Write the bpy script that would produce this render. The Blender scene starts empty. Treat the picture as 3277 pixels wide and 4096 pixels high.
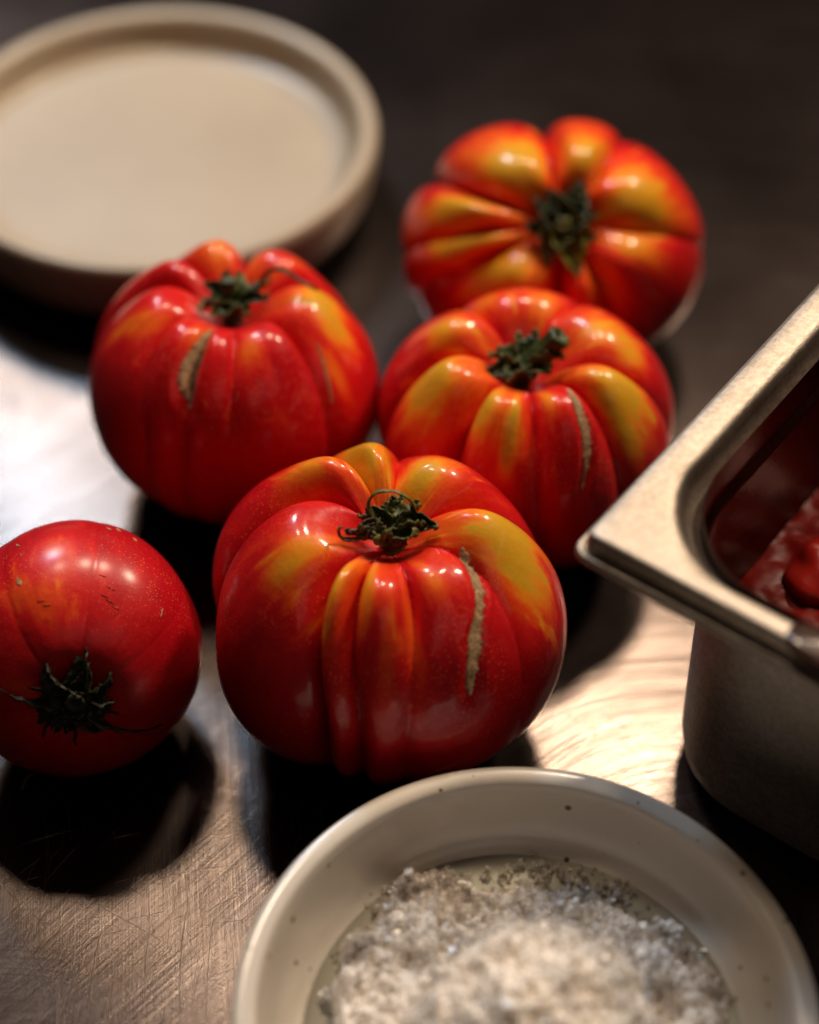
import bpy, math, random
import numpy as np
from mathutils import Vector, Matrix, noise as mn

S = bpy.context.scene
COL = S.collection
R = math.radians

# ------------------------------------------------------------------ camera
cam = bpy.data.cameras.new('camera')
co = bpy.data.objects.new('camera', cam); COL.objects.link(co)
co.location = (0, 0, .40)
co.rotation_euler = (R(90 - 47), 0, 0)
cam.sensor_fit = 'VERTICAL'; cam.sensor_height = 36; cam.sensor_width = 28.8
cam.lens = 66.8
cam.clip_start = .01; cam.clip_end = 50
cam.dof.use_dof = True
cam.dof.focus_distance = .458
cam.dof.aperture_fstop = 3.8 / 1.0
cam.dof.aperture_blades = 0
S.camera = co

# ------------------------------------------------------------------ light
w = bpy.data.worlds.new("World"); S.world = w; w.use_nodes = True
bg = w.node_tree.nodes['Background']
bg.inputs['Color'].default_value = (.55, .36, .30, 1)
bg.inputs['Strength'].default_value = .045


def lamp(name, az, el, dist, size, power, col, target=(0, .36, .03), shape='DISK', size_y=None, spread=None):
    l = bpy.data.lights.new(name, 'AREA'); l.shape = shape; l.size = size
    if size_y: l.size_y = size_y
    l.energy = power; l.color = col
    if spread: l.spread = R(spread)
    o = bpy.data.objects.new(name, l); COL.objects.link(o)
    a, e = R(az), R(el)
    d = Vector((math.sin(a) * math.cos(e), math.cos(a) * math.cos(e), math.sin(e)))
    o.location = Vector(target) + d * dist
    o.rotation_euler = d.to_track_quat('Z', 'Y').to_euler()
    return o

WARM = (1, .79, .58)
def lamp_at(name, loc, target, *a, **k):
    v = Vector(loc) - Vector(target); D = v.length; v /= D
    return lamp(name, math.degrees(math.atan2(v.x, v.y)), math.degrees(math.asin(v.z)), D, *a, target=target, **k)

MID = (0, .36, .03)
lamp_at('ceiling_lamp', (-.333, 1.215, .775), MID, .16, 2.6, WARM)
lamp_at('ceiling_lamp', (-.165, .88, 1.07), MID, .13, 2.5, WARM)
lamp_at('ceiling_lamp', (.20, .968, .983), MID, .14, 5.4, WARM)
lamp('ceiling_lamp', 47, 42, 1.15, .14, 7.6, WARM, target=MID)
lamp_at('window_light', (-.36, 1.270, .975), MID, .14, 5.0, (.42, .70, 1.0), shape='RECTANGLE', size_y=.15)
# added soft fill behind the camera, lifts the dark pan front
lamp('fill_light', 150, 48, 2.1, 1.6, 1.3, (1, .76, .66), target=MID, shape='RECTANGLE', size_y=.7)

S.view_settings.view_transform = 'Standard'
S.view_settings.look = 'None'
S.view_settings.exposure = 0
S.view_settings.gamma = 1
S.cycles.max_bounces = 8
S.cycles.caustics_reflective = False
S.cycles.caustics_refractive = False
S.cycles.sample_clamp_indirect = 3


# ------------------------------------------------------------------ node helpers
class M:
    def __init__(s, name):
        s.m = bpy.data.materials.new(name); s.m.use_nodes = True
        s.t = s.m.node_tree; s.n = s.t.nodes; s.b = s.n['Principled BSDF']; s.x = 0
    def node(s, typ, **kw):
        k = s.n.new(typ)
        for a, v in kw.items():
            setattr(k, a, v)
        return k
    def link(s, a, b): s.t.links.new(a, b)
    def setv(s, k, v): s.b.inputs[k].default_value = v
    def val(s, sock, v):
        if hasattr(v, 'is_output'): s.link(v, sock)
        else: sock.default_value = v
    def math(s, op, a, b=0., c=0., clamp=False):
        k = s.node('ShaderNodeMath', operation=op, use_clamp=clamp)
        s.val(k.inputs[0], a); s.val(k.inputs[1], b); s.val(k.inputs[2], c)
        return k.outputs[0]
    def coord(s, which='Object'): return s.node('ShaderNodeTexCoord').outputs[which]
    def mapping(s, vec, scale=(1, 1, 1), rot=(0, 0, 0), loc=(0, 0, 0)):
        k = s.node('ShaderNodeMapping'); s.link(vec, k.inputs[0])
        k.inputs['Scale'].default_value = scale; k.inputs['Rotation'].default_value = rot
        k.inputs['Location'].default_value = loc
        return k.outputs[0]
    def noise(s, vec, scale, detail=2, rough=.5, dist=0):
        k = s.node('ShaderNodeTexNoise'); s.link(vec, k.inputs['Vector'])
        k.inputs['Scale'].default_value = scale; k.inputs['Detail'].default_value = detail
        k.inputs['Roughness'].default_value = rough; k.inputs['Distortion'].default_value = dist
        return k.outputs['Fac']
    def ramp(s, fac, stops, interp='LINEAR'):
        k = s.node('ShaderNodeValToRGB'); s.link(fac, k.inputs[0]); e = k.color_ramp
        e.interpolation = interp
        while len(e.elements) < len(stops): e.elements.new(.5)
        for el, (p, c) in zip(e.elements, stops):
            el.position = p; el.color = (c if len(c) == 4 else (*c, 1)) if hasattr(c, '__len__') else (c, c, c, 1)
        return k.outputs['Color']
    def mix(s, fac, a, b, mode='MIX'):
        k = s.node('ShaderNodeMix', data_type='RGBA', blend_type=mode)
        s.val(k.inputs['Factor'], fac)
        for sock, v in ((k.inputs[6], a), (k.inputs[7], b)):
            if hasattr(v, 'is_output'): s.link(v, sock)
            else: sock.default_value = (*v, 1)
        return k.outputs[2]
    def bump(s, h, strength, dist, normal=None):
        k = s.node('ShaderNodeBump'); s.link(h, k.inputs['Height'])
        k.inputs['Strength'].default_value = strength; k.inputs['Distance'].default_value = dist
        if normal: s.link(normal, k.inputs['Normal'])
        return k.outputs[0]
    def out(s, **kw):
        for k, v in kw.items():
            key = k.replace('_', ' ')
            s.val(s.b.inputs[key], v)
        return s.m


# ------------------------------------------------------------------ materials
def steel_counter_mat():
    m = M('brushed_counter_steel')
    c = m.coord('Object')
    def streak(rotdeg, sx, sy, off, lo, hi):
        v = m.mapping(c, rot=(0, 0, R(rotdeg)), loc=off)
        v = m.mapping(v, scale=(sx, sy, 1))
        return m.ramp(m.noise(v, 1, 3, .6), [(lo, 0.), (hi, 1.)])
    def arcs(cx, cy, fr, fa, lo, hi):
        sub = m.node('ShaderNodeVectorMath', operation='SUBTRACT')
        m.link(c, sub.inputs[0]); sub.inputs[1].default_value = (cx, cy, 0)
        sep = m.node('ShaderNodeSeparateXYZ'); m.link(sub.outputs[0], sep.inputs[0])
        ln = m.node('ShaderNodeVectorMath', operation='LENGTH'); m.link(sub.outputs[0], ln.inputs[0])
        an = m.math('ARCTAN2', sep.outputs[1], sep.outputs[0])
        cb = m.node('ShaderNodeCombineXYZ')
        m.link(m.math('MULTIPLY', ln.outputs[1], fr), cb.inputs[0])
        m.link(m.math('MULTIPLY', an, fa), cb.inputs[1])
        return m.ramp(m.noise(cb.outputs[0], 1, 3, .65), [(lo, 0.), (hi, 1.)])
    a1 = m.mix(.5, arcs(.070, .244, 800, 1.0, .36, .66), arcs(.076, .240, 1900, 1.6, .34, .68))
    a2 = arcs(-.10, .08, 2200, 5, .35, .7)
    a3 = arcs(-.02, .21, 1700, 9, .35, .8)
    s1 = streak(-48, 14, 3300, (0, 0, 0), .35, .8)
    s2 = streak(-38, 9, 2300, (.3, .1, 0), .4, .8)
    s3 = streak(84, 14, 3000, (.7, .2, 0), .35, .8)
    blend1 = m.ramp(m.noise(c, 9, 2), [(.4, 0.), (.6, 1.)])
    blend2 = m.ramp(m.noise(m.mapping(c, loc=(3, 1, 0)), 12, 2), [(.4, 0.), (.6, 1.)])
    sep = m.node('ShaderNodeSeparateXYZ'); m.link(c, sep.inputs[0])
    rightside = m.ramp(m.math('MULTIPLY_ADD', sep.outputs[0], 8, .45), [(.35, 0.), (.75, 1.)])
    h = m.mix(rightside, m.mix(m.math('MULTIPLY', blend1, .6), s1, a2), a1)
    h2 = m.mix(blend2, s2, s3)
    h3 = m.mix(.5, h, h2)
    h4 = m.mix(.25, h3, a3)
    micro = m.noise(c, 2600, 2, .7)
    hh = m.math('ADD', h4, m.math('MULTIPLY', micro, .25))
    # dark deeper scratches
    v = m.mapping(c, rot=(0, 0, R(-14))); v = m.mapping(v, scale=(5, 330, 1))
    deep = m.ramp(m.noise(v, 1, 1, .5, .15), [(.69, 0.), (.735, 1.)])
    smudge = m.noise(c, 14, 4, .6)
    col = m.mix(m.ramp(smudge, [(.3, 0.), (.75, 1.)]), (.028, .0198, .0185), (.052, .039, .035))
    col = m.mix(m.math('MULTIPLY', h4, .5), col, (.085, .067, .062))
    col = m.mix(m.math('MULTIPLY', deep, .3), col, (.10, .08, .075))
    rough = m.math('ADD', m.math('MULTIPLY', smudge, .12), .15)
    rough = m.math('ADD', rough, m.math('MULTIPLY', h4, .08))
    bmp = m.bump(hh, .5, .00012)
    bmp2 = m.bump(hh, .5, .00008)
    streaks = m.ramp(m.mix(.3, h, h2), [(.15, 0.), (.75, 1.)])
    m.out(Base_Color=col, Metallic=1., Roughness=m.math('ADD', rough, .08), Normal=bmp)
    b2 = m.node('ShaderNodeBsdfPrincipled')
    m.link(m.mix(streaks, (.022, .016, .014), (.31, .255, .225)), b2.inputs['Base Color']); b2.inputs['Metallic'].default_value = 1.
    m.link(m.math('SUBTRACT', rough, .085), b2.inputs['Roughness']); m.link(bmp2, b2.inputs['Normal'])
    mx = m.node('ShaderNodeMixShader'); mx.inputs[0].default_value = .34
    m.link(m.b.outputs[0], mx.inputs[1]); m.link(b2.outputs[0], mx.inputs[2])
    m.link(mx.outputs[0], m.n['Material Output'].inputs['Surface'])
    return m.m


def pan_steel_mat(name, c1, c2, r0, r1):
    m = M(name)
    c = m.coord('Object')
    n = m.noise(c, 45, 5, .65)
    grain = m.noise(c, 700, 3, .7)
    v = m.mapping(c, scale=(40, 700, 40))
    st = m.noise(v, 1, 3, .6)
    mic = m.noise(c, 1500, 2, .7)
    col = m.mix(m.ramp(n, [(.35, 0.), (.65, 1.)]), c1, c2)
    rough = m.math('ADD', m.math('MULTIPLY', n, r1), r0)
    h = m.math('ADD', m.math('MULTIPLY', st, .4), m.math('MULTIPLY', mic, .6))
    col = m.mix(m.ramp(grain, [(.35, .35), (.6, 0.)]), col, (.12, .09, .065))
    return m.out(Base_Color=col, Metallic=1., Roughness=rough, Normal=m.bump(m.math('ADD', h, grain), .5, .0002))


def tomato_mat(name, tint=(1, 1, 1), speck=.75, rough=.30, coat=.6, cr_=.10):
    m = M(name)
    c = m.coord('Object')
    at = m.node('ShaderNodeAttribute', attribute_name='ripe')
    r = at.outputs['Fac']
    n1 = m.noise(c, 60, 4, .6); n2 = m.noise(c, 900, 2, .6)
    v = m.math('ADD', r, m.math('MULTIPLY', m.math('SUBTRACT', n1, .5), .26))
    v = m.math('ADD', v, m.math('MULTIPLY', m.math('SUBTRACT', n2, .5), .16), clamp=True)
    col = m.ramp(v, [(0., (.46, .003, .009)), (.22, (.66, .010, .010)), (.42, (.80, .07, .010)),
                     (.62, (.84, .19, .012)), (.82, (.80, .30, .014)), (1., (.66, .34, .018))])
    vor = m.node('ShaderNodeTexVoronoi', feature='F1'); m.link(c, vor.inputs['Vector'])
    vor.inputs['Scale'].default_value = 1150; vor.inputs['Randomness'].default_value = 1
    dots = m.ramp(vor.outputs['Distance'], [(.10, 1.), (.24, 0.)])
    area = m.ramp(m.noise(m.mapping(c, loc=(5, 2, 1)), 40, 3), [(.42, 0.), (.66, 1.)])
    dots = m.math('MULTIPLY', m.math('MULTIPLY', dots, area), speck)
    col = m.mix(dots, col, (.95, .38, .10))
    if tint != (1, 1, 1): col = m.mix(1., col, tint, 'MULTIPLY')
    hh = m.math('ADD', m.noise(c, 260, 3, .6), m.math('MULTIPLY', m.noise(c, 70, 2), 2.))
    bmp = m.bump(hh, .24, .0008)
    m.setv('Subsurface Weight', .15); m.setv('Subsurface Radius', (.006, .0016, .0006)); m.setv('Subsurface Scale', 1.)
    m.setv('IOR', 1.38); m.setv('Specular IOR Level', .28); m.setv('Coat Weight', coat); m.setv('Coat Roughness', cr_); m.setv('Coat IOR', 1.4)
    rr = m.math('ADD', m.math('MULTIPLY', n1, .14), rough - .03)
    return m.out(Base_Color=col, Roughness=rr, Normal=bmp)


def scar_mat():
    m = M('corky_scar')
    c = m.coord('Object')
    n = m.noise(c, 700, 5, .75)
    col = m.ramp(n, [(.28, (.20, .085, .03)), (.45, (.55, .32, .15)), (.68, (.80, .56, .31))])
    n2 = m.noise(c, 210, 3, .6)
    col = m.mix(m.ramp(n2, [(.35, .45), (.6, 0.)]), col, (.14, .06, .02))
    ed = m.node('ShaderNodeAttribute', attribute_name='edge').outputs['Fac']
    col = m.mix(ed, col, (.035, .010, .004))
    return m.out(Base_Color=col, Roughness=.75, Normal=m.bump(n, 1., .0012))


def calyx_mat(name, a, b, d):
    m = M(name)
    c = m.coord('Object')
    n = m.noise(c, 260, 4, .65)
    col = m.ramp(n, [(.3, a), (.52, b), (.72, d)])
    m.setv('Specular IOR Level', .4)
    return m.out(Base_Color=col, Roughness=.45, Normal=m.bump(m.noise(c, 900, 3), .5, .0004))


def ceramic_mat(name, base, base2, speck=1., speckcol=(.10, .06, .02), rough=.32, scale=170):
    m = M(name)
    c = m.coord('Object')
    n = m.noise(c, 18, 4, .55)
    col = m.mix(m.ramp(n, [(.3, 0.), (.7, 1.)]), base, base2)
    if speck:
        vor = m.node('ShaderNodeTexVoronoi', feature='F1'); m.link(c, vor.inputs['Vector'])
        vor.inputs['Scale'].default_value = scale
        wn = m.node('ShaderNodeSeparateColor'); m.link(vor.outputs['Color'], wn.inputs[0])
        size = m.ramp(wn.outputs[0], [(.5, 0.), (1., .22)])
        d = m.math('SUBTRACT', size, vor.outputs['Distance'])
        mask = m.ramp(d, [(0., 0.), (.04, 1.)])
        col = m.mix(m.math('MULTIPLY', mask, speck), col, speckcol)
        fine = m.ramp(m.noise(c, 1400, 2), [(.68, 0.), (.74, 1.)])
        col = m.mix(m.math('MULTIPLY', fine, .25), col, (.25, .16, .07))
    rings = m.noise(m.mapping(c, scale=(1, 1, 1)), 90, 3)
    m.setv('Coat Weight', .15 if not speck else .6); m.setv('Coat Roughness', .14)
    return m.out(Base_Color=col, Roughness=rough, Normal=m.bump(rings, .12, .0006))


def salt_mat(name, col1, col2, tr):
    m = M(name)
    c = m.coord('Object')
    n = m.noise(c, 400, 4, .7)
    col = m.mix(n, col1, col2)
    m.setv('Subsurface Weight', .5); m.setv('Subsurface Radius', (.004, .0035, .003)); m.setv('Subsurface Scale', 1.)
    m.setv('Transmission Weight', tr); m.setv('IOR', 1.5)
    return m.out(Base_Color=col, Roughness=.3, Normal=m.bump(m.noise(c, 1300, 3, .7), .4, .0004))


def sauce_mat(name, a, b, coat=.6, rough=.22):
    m = M(name)
    c = m.coord('Object')
    n = m.noise(c, 130, 4, .6)
    m.setv('Coat Weight', coat); m.setv('Coat Roughness', .05); m.setv('Specular IOR Level', .08 if coat == 0 else .5)
    m.setv('Subsurface Weight', .15); m.setv('Subsurface Radius', (.004, .001, .0005)); m.setv('Subsurface Scale', 1)
    return m.out(Base_Color=m.mix(n, a, b), Roughness=rough, Normal=m.bump(n, .08, .002))


STEEL = steel_counter_mat(); PAN = pan_steel_mat('pan_stainless_steel', (.30, .255, .21), (.44, .385, .325), .42, .16); PANW = pan_steel_mat('pan_wall_steel', (.60, .54, .46), (.74, .67, .58), .46, .16); PANI = pan_steel_mat('sauce_reflection_tinted_steel', (.050, .009, .006), (.10, .022, .014), .24, .2)  # inner wall steel tinted dark red to carry the sauce's reflection
SCAR = scar_mat()
DRY = calyx_mat('dry_sepal', (.02, .012, .005), (.085, .058, .018), (.24, .17, .06))
GREEN = calyx_mat('green_sepal', (.02, .025, .005), (.10, .105, .016), (.24, .23, .05))
LIME = calyx_mat('light_green_sepal', (.06, .08, .008), (.16, .18, .012), (.26, .27, .03))
DEEPG = calyx_mat('dark_green_sepal', (.010, .016, .004), (.035, .052, .010), (.10, .12, .022))
CREAM = ceramic_mat('cream_stoneware', (.37, .30, .215), (.43, .355, .26), speck=0, rough=.45)
BOWL = ceramic_mat('speckled_stoneware', (.54, .49, .42), (.61, .56, .485), rough=.30, scale=240)


# ------------------------------------------------------------------ object helpers
def mesh(name, verts, faces, mat, parent=None, smooth=True):
    me = bpy.data.meshes.new(name)
    me.from_pydata([tuple(v) for v in verts], [], faces)
    me.materials.append(mat)
    if smooth: me.polygons.foreach_set('use_smooth', [True] * len(me.polygons))
    me.update()
    o = bpy.data.objects.new(name, me); COL.objects.link(o)
    if parent: o.parent = parent
    return o


def empty(name, loc=(0, 0, 0)):
    o = bpy.data.objects.new(name, None); COL.objects.link(o); o.location = loc
    o.empty_display_size = .01
    return o


def tag(o, label=None, cat=None, group=None, kind=None):
    for k, v in (('label', label), ('category', cat), ('group', group), ('kind', kind)):
        if v: o[k] = v
    return o


def lathe(name, prof, mat, parent, n=128, wob=0, seed=0):
    vs, fs = [], []
    for (r, z) in prof:
        for k in range(n):
            a = 2 * math.pi * k / n
            q = 1 + wob * mn.noise(Vector((math.cos(a) * 1.3 + seed, math.sin(a) * 1.3, z * 25)))
            vs.append((r * q * math.cos(a), r * q * math.sin(a), z + wob * .03 * mn.noise(Vector((math.cos(a) + seed, math.sin(a), 3)))))
    m = len(prof)
    for i in range(m - 1):
        for k in range(n):
            k2 = (k + 1) % n
            fs.append((i * n + k, i * n + k2, (i + 1) * n + k2, (i + 1) * n + k))
    if prof[0][0] < 1e-3: pass
    return mesh(name, vs, fs, mat, parent)


def smooth_prof(pts, sub=5):
    """Catmull-Rom through profile points"""
    out = []
    P = [pts[0]] + list(pts) + [pts[-1]]
    for i in range(1, len(P) - 2):
        p0, p1, p2, p3 = [np.array(q, float) for q in P[i - 1:i + 3]]
        for s in range(sub):
            t = s / sub
            out.append(tuple(.5 * ((2 * p1) + (-p0 + p2) * t + (2 * p0 - 5 * p1 + 4 * p2 - p3) * t * t + (-p0 + 3 * p1 - 3 * p2 + p3) * t ** 3)))
    out.append(tuple(pts[-1]))
    return out


# ------------------------------------------------------------------ counter
def counter():
    nx, ny = 2, 2
    x0, x1, y0, y1, t = -1.4, 1.4, -.45, 1.9, .04
    v = [(x0, y0, 0), (x1, y0, 0), (x1, y1, 0), (x0, y1, 0), (x0, y0, -t), (x1, y0, -t), (x1, y1, -t), (x0, y1, -t)]
    f = [(0, 1, 2, 3), (4, 7, 6, 5), (0, 4, 5, 1), (1, 5, 6, 2), (2, 6, 7, 3), (3, 7, 4, 0)]
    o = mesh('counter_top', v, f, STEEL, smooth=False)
    tag(o, kind='structure')
    return o

counter_top = counter()

# ------------------------------------------------------------------ tomatoes
NT, NP = 512, 200


def tomato_surface(sp, th, ph):
    """th, ph arrays (broadcastable): azimuth rad, latitude rad (+pi/2 top). returns xyz, ripe"""
    th, ph = np.broadcast_arrays(th, ph)
    shape = th.shape
    th = np.mod(th.ravel(), 2 * np.pi); ph = ph.ravel()
    Rr, c = sp['R'], sp['c']
    s = np.clip((np.pi / 2 - ph) / (np.pi / 2), 0, 2)          # 0 top,1 equator,2 bottom
    cr = sp['creases']; n = len(cr)
    sm = np.clip(s, 0, 1); sm = sm * sm * (3 - 2 * sm)
    A = np.array([[R(a[0]), R(a[1])] for a in cr])
    D = np.array([[a[2], a[3]] for a in cr])
    ang = A[:, :1] + (A[:, 1:] - A[:, :1]) * sm[None]             # n x N
    dep = D[:, :1] + (D[:, 1:] - D[:, :1]) * sm[None]
    low = np.clip(s - 1, 0, 1)
    dep = dep * (1 - low * sp.get('fade', .35))
    # angular offset to each crease
    d = np.mod(th[None] - ang + np.pi, 2 * np.pi) - np.pi
    fwd = np.where(d >= 0, d, d + 2 * np.pi); il = np.argmin(fwd, 0)
    bwd = np.where(d < 0, -d, -d + 2 * np.pi); ir = np.argmin(bwd, 0)
    idx = np.arange(len(th))
    dl = fwd[il, idx]; dr = bwd[ir, idx]
    wdt = dl + dr + 1e-9
    u = 2 * dl / wdt - 1
    Dp = dep[il, idx] * (1 - (u + 1) / 2) + dep[ir, idx] * (u + 1) / 2
    narrow = np.clip(wdt / 1.0, .35, 1.15)
    f = np.clip(1 - np.abs(u) ** 2.3, 0, 1) ** .62
    groove = np.exp(-(np.minimum(dl, dr) / .055) ** 1.3) * sp.get('gv', 1)
    # base profile
    k = sp.get('sq', .86)
    rho = np.sign(np.cos(ph)) * np.abs(np.cos(ph)) ** k
    zz = np.sign(np.sin(ph)) * np.abs(np.sin(ph)) ** sp.get('sqz', .95)
    mul = 1 - Dp * (1 - f) * np.where(s < 1, 1, 1) - .05 * np.clip(Dp * 6, 0, 1) * groove
    top = np.clip(np.sin(ph), 0, 1)
    bot = np.clip(-np.sin(ph), 0, 1)
    r = Rr * rho * mul
    taper = 1 - sp.get('taper', .10) * bot ** 1.5
    r = r * taper
    z = c * zz
    shoulder = np.exp(-((rho - .55) / .25) ** 2) * top
    z = z + c * sp.get('lobez', .20) * shoulder * (f - .6) * np.clip(Dp * 7, 0, 1.3)
    z = z - c * sp.get('dimple', .42) * np.exp(-(rho / sp.get('dw', .36)) ** 2) * (ph > 0)
    z = z + c * .10 * np.exp(-(rho / .3) ** 2) * (ph < 0)
    for path, hw in sp.get('dent', []):
        pp = np.array(path, float)
        tc = np.interp(s, pp[:, 1], pp[:, 0])
        dd = (np.mod(th - np.radians(tc) + np.pi, 2 * np.pi) - np.pi) * np.maximum(r, .004)
        win = np.clip((s - pp[0, 1] + .03) / .08, 0, 1) * np.clip((pp[-1, 1] + .05 - s) / .10, 0, 1)
        r = r + win * (-.0011 * np.exp(-(dd / hw) ** 2) + .00045 * np.exp(-((np.abs(dd) - hw * 1.7) / (hw * .7)) ** 2))
    x = r * np.cos(th); y = r * np.sin(th) * sp.get('ky', 1)
    # per-lobe scale
    ls = np.array([a[4] if len(a) > 4 else 1. for a in cr])
    yl = np.array([a[5] if len(a) > 5 else .5 for a in cr])
    yr = np.array([a[6] if len(a) > 6 else .5 for a in cr])
    lsc = ls[il]; blend = f ** .8
    sc = 1 + (lsc - 1) * blend
    x, y = x * sc, y * sc
    z = z * (1 + (lsc - 1) * blend * .6)
    # ripe attribute: yellow amount from shoulders
    yel = yl[il] * blend + .25 * (1 - blend) * yl[il]
    reach = yr[il]
    seed = sp.get('seed', 0)
    # streaks by angle
    ns = np.array([mn.fractal(Vector((math.cos(t) * 4 + seed, math.sin(t) * 4, p * .9)), .7, 2.2, 3) for t, p in zip(th, ph)])
    n3 = np.array([mn.fractal(Vector((math.cos(t) * 9 + seed, math.sin(t) * 9, p * 3)), .8, 2.2, 3) for t, p in zip(th, ph)])
    edge = reach * .86 - .06 + ns * .22
    fall = 1 / (1 + np.exp((s - edge) / .11))
    core = 1 - .30 * np.exp(-(rho / .22) ** 2)
    ripe = yel * fall * core * .55 + .05 * ns
    wob = np.clip(1 + .5 * ns + .9 * n3, .2, 3)
    for (pt, pss, wt, ws, am) in sp.get('patch', []):
        dd = np.mod(th - R(pt) + np.pi, 2 * np.pi) - np.pi
        e = (dd / R(wt)) ** 2 + ((s - pss) / ws) ** 2
        ripe = ripe + am * 1.0 * np.exp(-np.clip(e * wob, 0, 40) ** 1.1)
    ripe = np.clip(ripe, 0, 1)
    # low-frequency lumps
    lum = np.array([mn.noise(Vector((a / Rr * 1.3 + seed, b / Rr * 1.3, q / Rr * 1.3))) for a, b, q in zip(x, y, z)])
    g = 1 + .035 * lum
    x, y, z = x * g, y * g, z * g
    return np.stack([x, y, z], -1).reshape(shape + (3,)), ripe.reshape(shape), f.reshape(shape)


def make_tomato(sp, mat, label, nt=NT, npp=NP):
    th = np.linspace(0, 2 * np.pi, nt, endpoint=False)
    ph = np.linspace(np.pi / 2 - .012, -np.pi / 2 + .012, npp)
    P, ripe, f = tomato_surface(sp, th[None, :], ph[:, None])
    V = P.reshape(-1, 3)
    i = np.arange(npp - 1)[:, None]; kk = np.arange(nt)[None]
    k2 = (kk + 1) % nt
    F = np.stack([np.broadcast_to(i * nt + kk, (npp - 1, nt)), (i + 1) * nt + kk, (i + 1) * nt + k2, i * nt + k2], -1).reshape(-1, 4)
    me = bpy.data.meshes.new('flesh')
    tv = V[:nt].mean(0); bv = V[-nt:].mean(0)
    V2 = np.vstack([V, tv, bv]); T = len(V); nf = len(F)
    me.vertices.add(len(V2)); me.vertices.foreach_set('co', V2.ravel().astype(np.float32))
    tri_t = np.array([[T, a, (a + 1) % nt] for a in range(nt)])
    base = (npp - 1) * nt
    tri_b = np.array([[T + 1, base + (a + 1) % nt, base + a] for a in range(nt)])
    loops = np.concatenate([F.ravel(), tri_t.ravel(), tri_b.ravel()])
    me.loops.add(len(loops)); me.loops.foreach_set('vertex_index', loops.astype(np.int32))
    starts = np.concatenate([np.arange(nf) * 4, nf * 4 + np.arange(2 * nt) * 3])
    me.polygons.add(len(starts)); me.polygons.foreach_set('loop_start', starts.astype(np.int32))
    me.update(calc_edges=True); me.validate()
    me.polygons.foreach_set('use_smooth', [True] * len(me.polygons))
    at = me.attributes.new('ripe', 'FLOAT', 'POINT')
    at.data.foreach_set('value', np.concatenate([ripe.ravel(), [0, 0]]).astype(np.float32))
    me.materials.append(mat)
    ax = Vector(sp['axis']).normalized()
    # frame: local x stays close to world x
    xx = Vector((1, 0, 0)); xx = (xx - ax * xx.dot(ax)).normalized(); yy = ax.cross(xx)
    rot = Matrix((xx, yy, ax)).transposed()
    W = V2 @ np.array(rot).T
    zmin = W[:, 2].min()
    root = empty('tomato', (sp['xy'][0], sp['xy'][1], -zmin))
    root.rotation_euler = rot.to_euler()
    o = bpy.data.objects.new('flesh', me); COL.objects.link(o); o.parent = root
    tag(root, label, 'tomato', 'heirloom tomatoes on the steel counter')
    return root


def scar(root, sp, path, widths, parent=None, lift=.00025, name='scar', n=70, seed=1, slit=0):
    """path: list of (theta deg, s) ; widths in m"""
    ps = np.array(path, float); t = np.linspace(0, 1, n)
    tt = np.linspace(0, 1, len(ps))
    TH = np.interp(t, tt, ps[:, 0]); SS = np.interp(t, tt, ps[:, 1])
    ker = np.ones(9) / 9
    TH = np.convolve(np.pad(TH, 4, 'edge'), ker, 'valid'); SS = np.convolve(np.pad(SS, 4, 'edge'), ker, 'valid')
    W = np.interp(t, np.linspace(0, 1, len(widths)), widths)
    m = 9
    rows = []
    rnd = random.Random(seed)
    ph = np.pi / 2 - SS * np.pi / 2
    vs = []
    el = [rnd.uniform(-.25, .25) for _ in range(n)]; er = [rnd.uniform(-.25, .25) for _ in range(n)]
    for j in range(m):
        q = (j / (m - 1)) * 2 - 1
        ww = W * (1 + np.where(q < 0, el, er)) * q / 2
        rr = sp['R'] * np.maximum(np.cos(ph), .15) ** .86
        P, _, _ = tomato_surface(sp, np.radians(TH) + ww / rr, ph)
        nrm = P / np.linalg.norm(P, axis=1)[:, None]
        hgt = lift * (1 - abs(q) ** 4 * 1.5) + np.array([.00016 * mn.noise(Vector((i * .35, q * 3, seed))) for i in range(n)])
        P = P + nrm * hgt[:, None]
        vs.append(P)
    V = np.stack(vs, 1).reshape(-1, 3)
    fs = []
    for i in range(n - 1):
        for j in range(m - 1):
            a = i * m + j
            fs.append((a, a + m, a + m + 1, a + 1))
    o = mesh(name, V, fs, SCAR, root)
    q = np.tile(np.linspace(-1, 1, m), n); tt_ = np.repeat(np.linspace(0, 1, n), m)
    edge = np.clip(abs(q) ** 5 * .9 + slit * np.clip((q + .05) * 2.2, 0, 1) * np.clip(1.15 - abs(q), 0, 1) * np.clip(tt_ * 6, 0, 1), 0, 1) * (n > 20)
    o.data.attributes.new('edge', 'FLOAT', 'POINT').data.foreach_set('value', edge.astype(np.float32))
    return o


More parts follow.
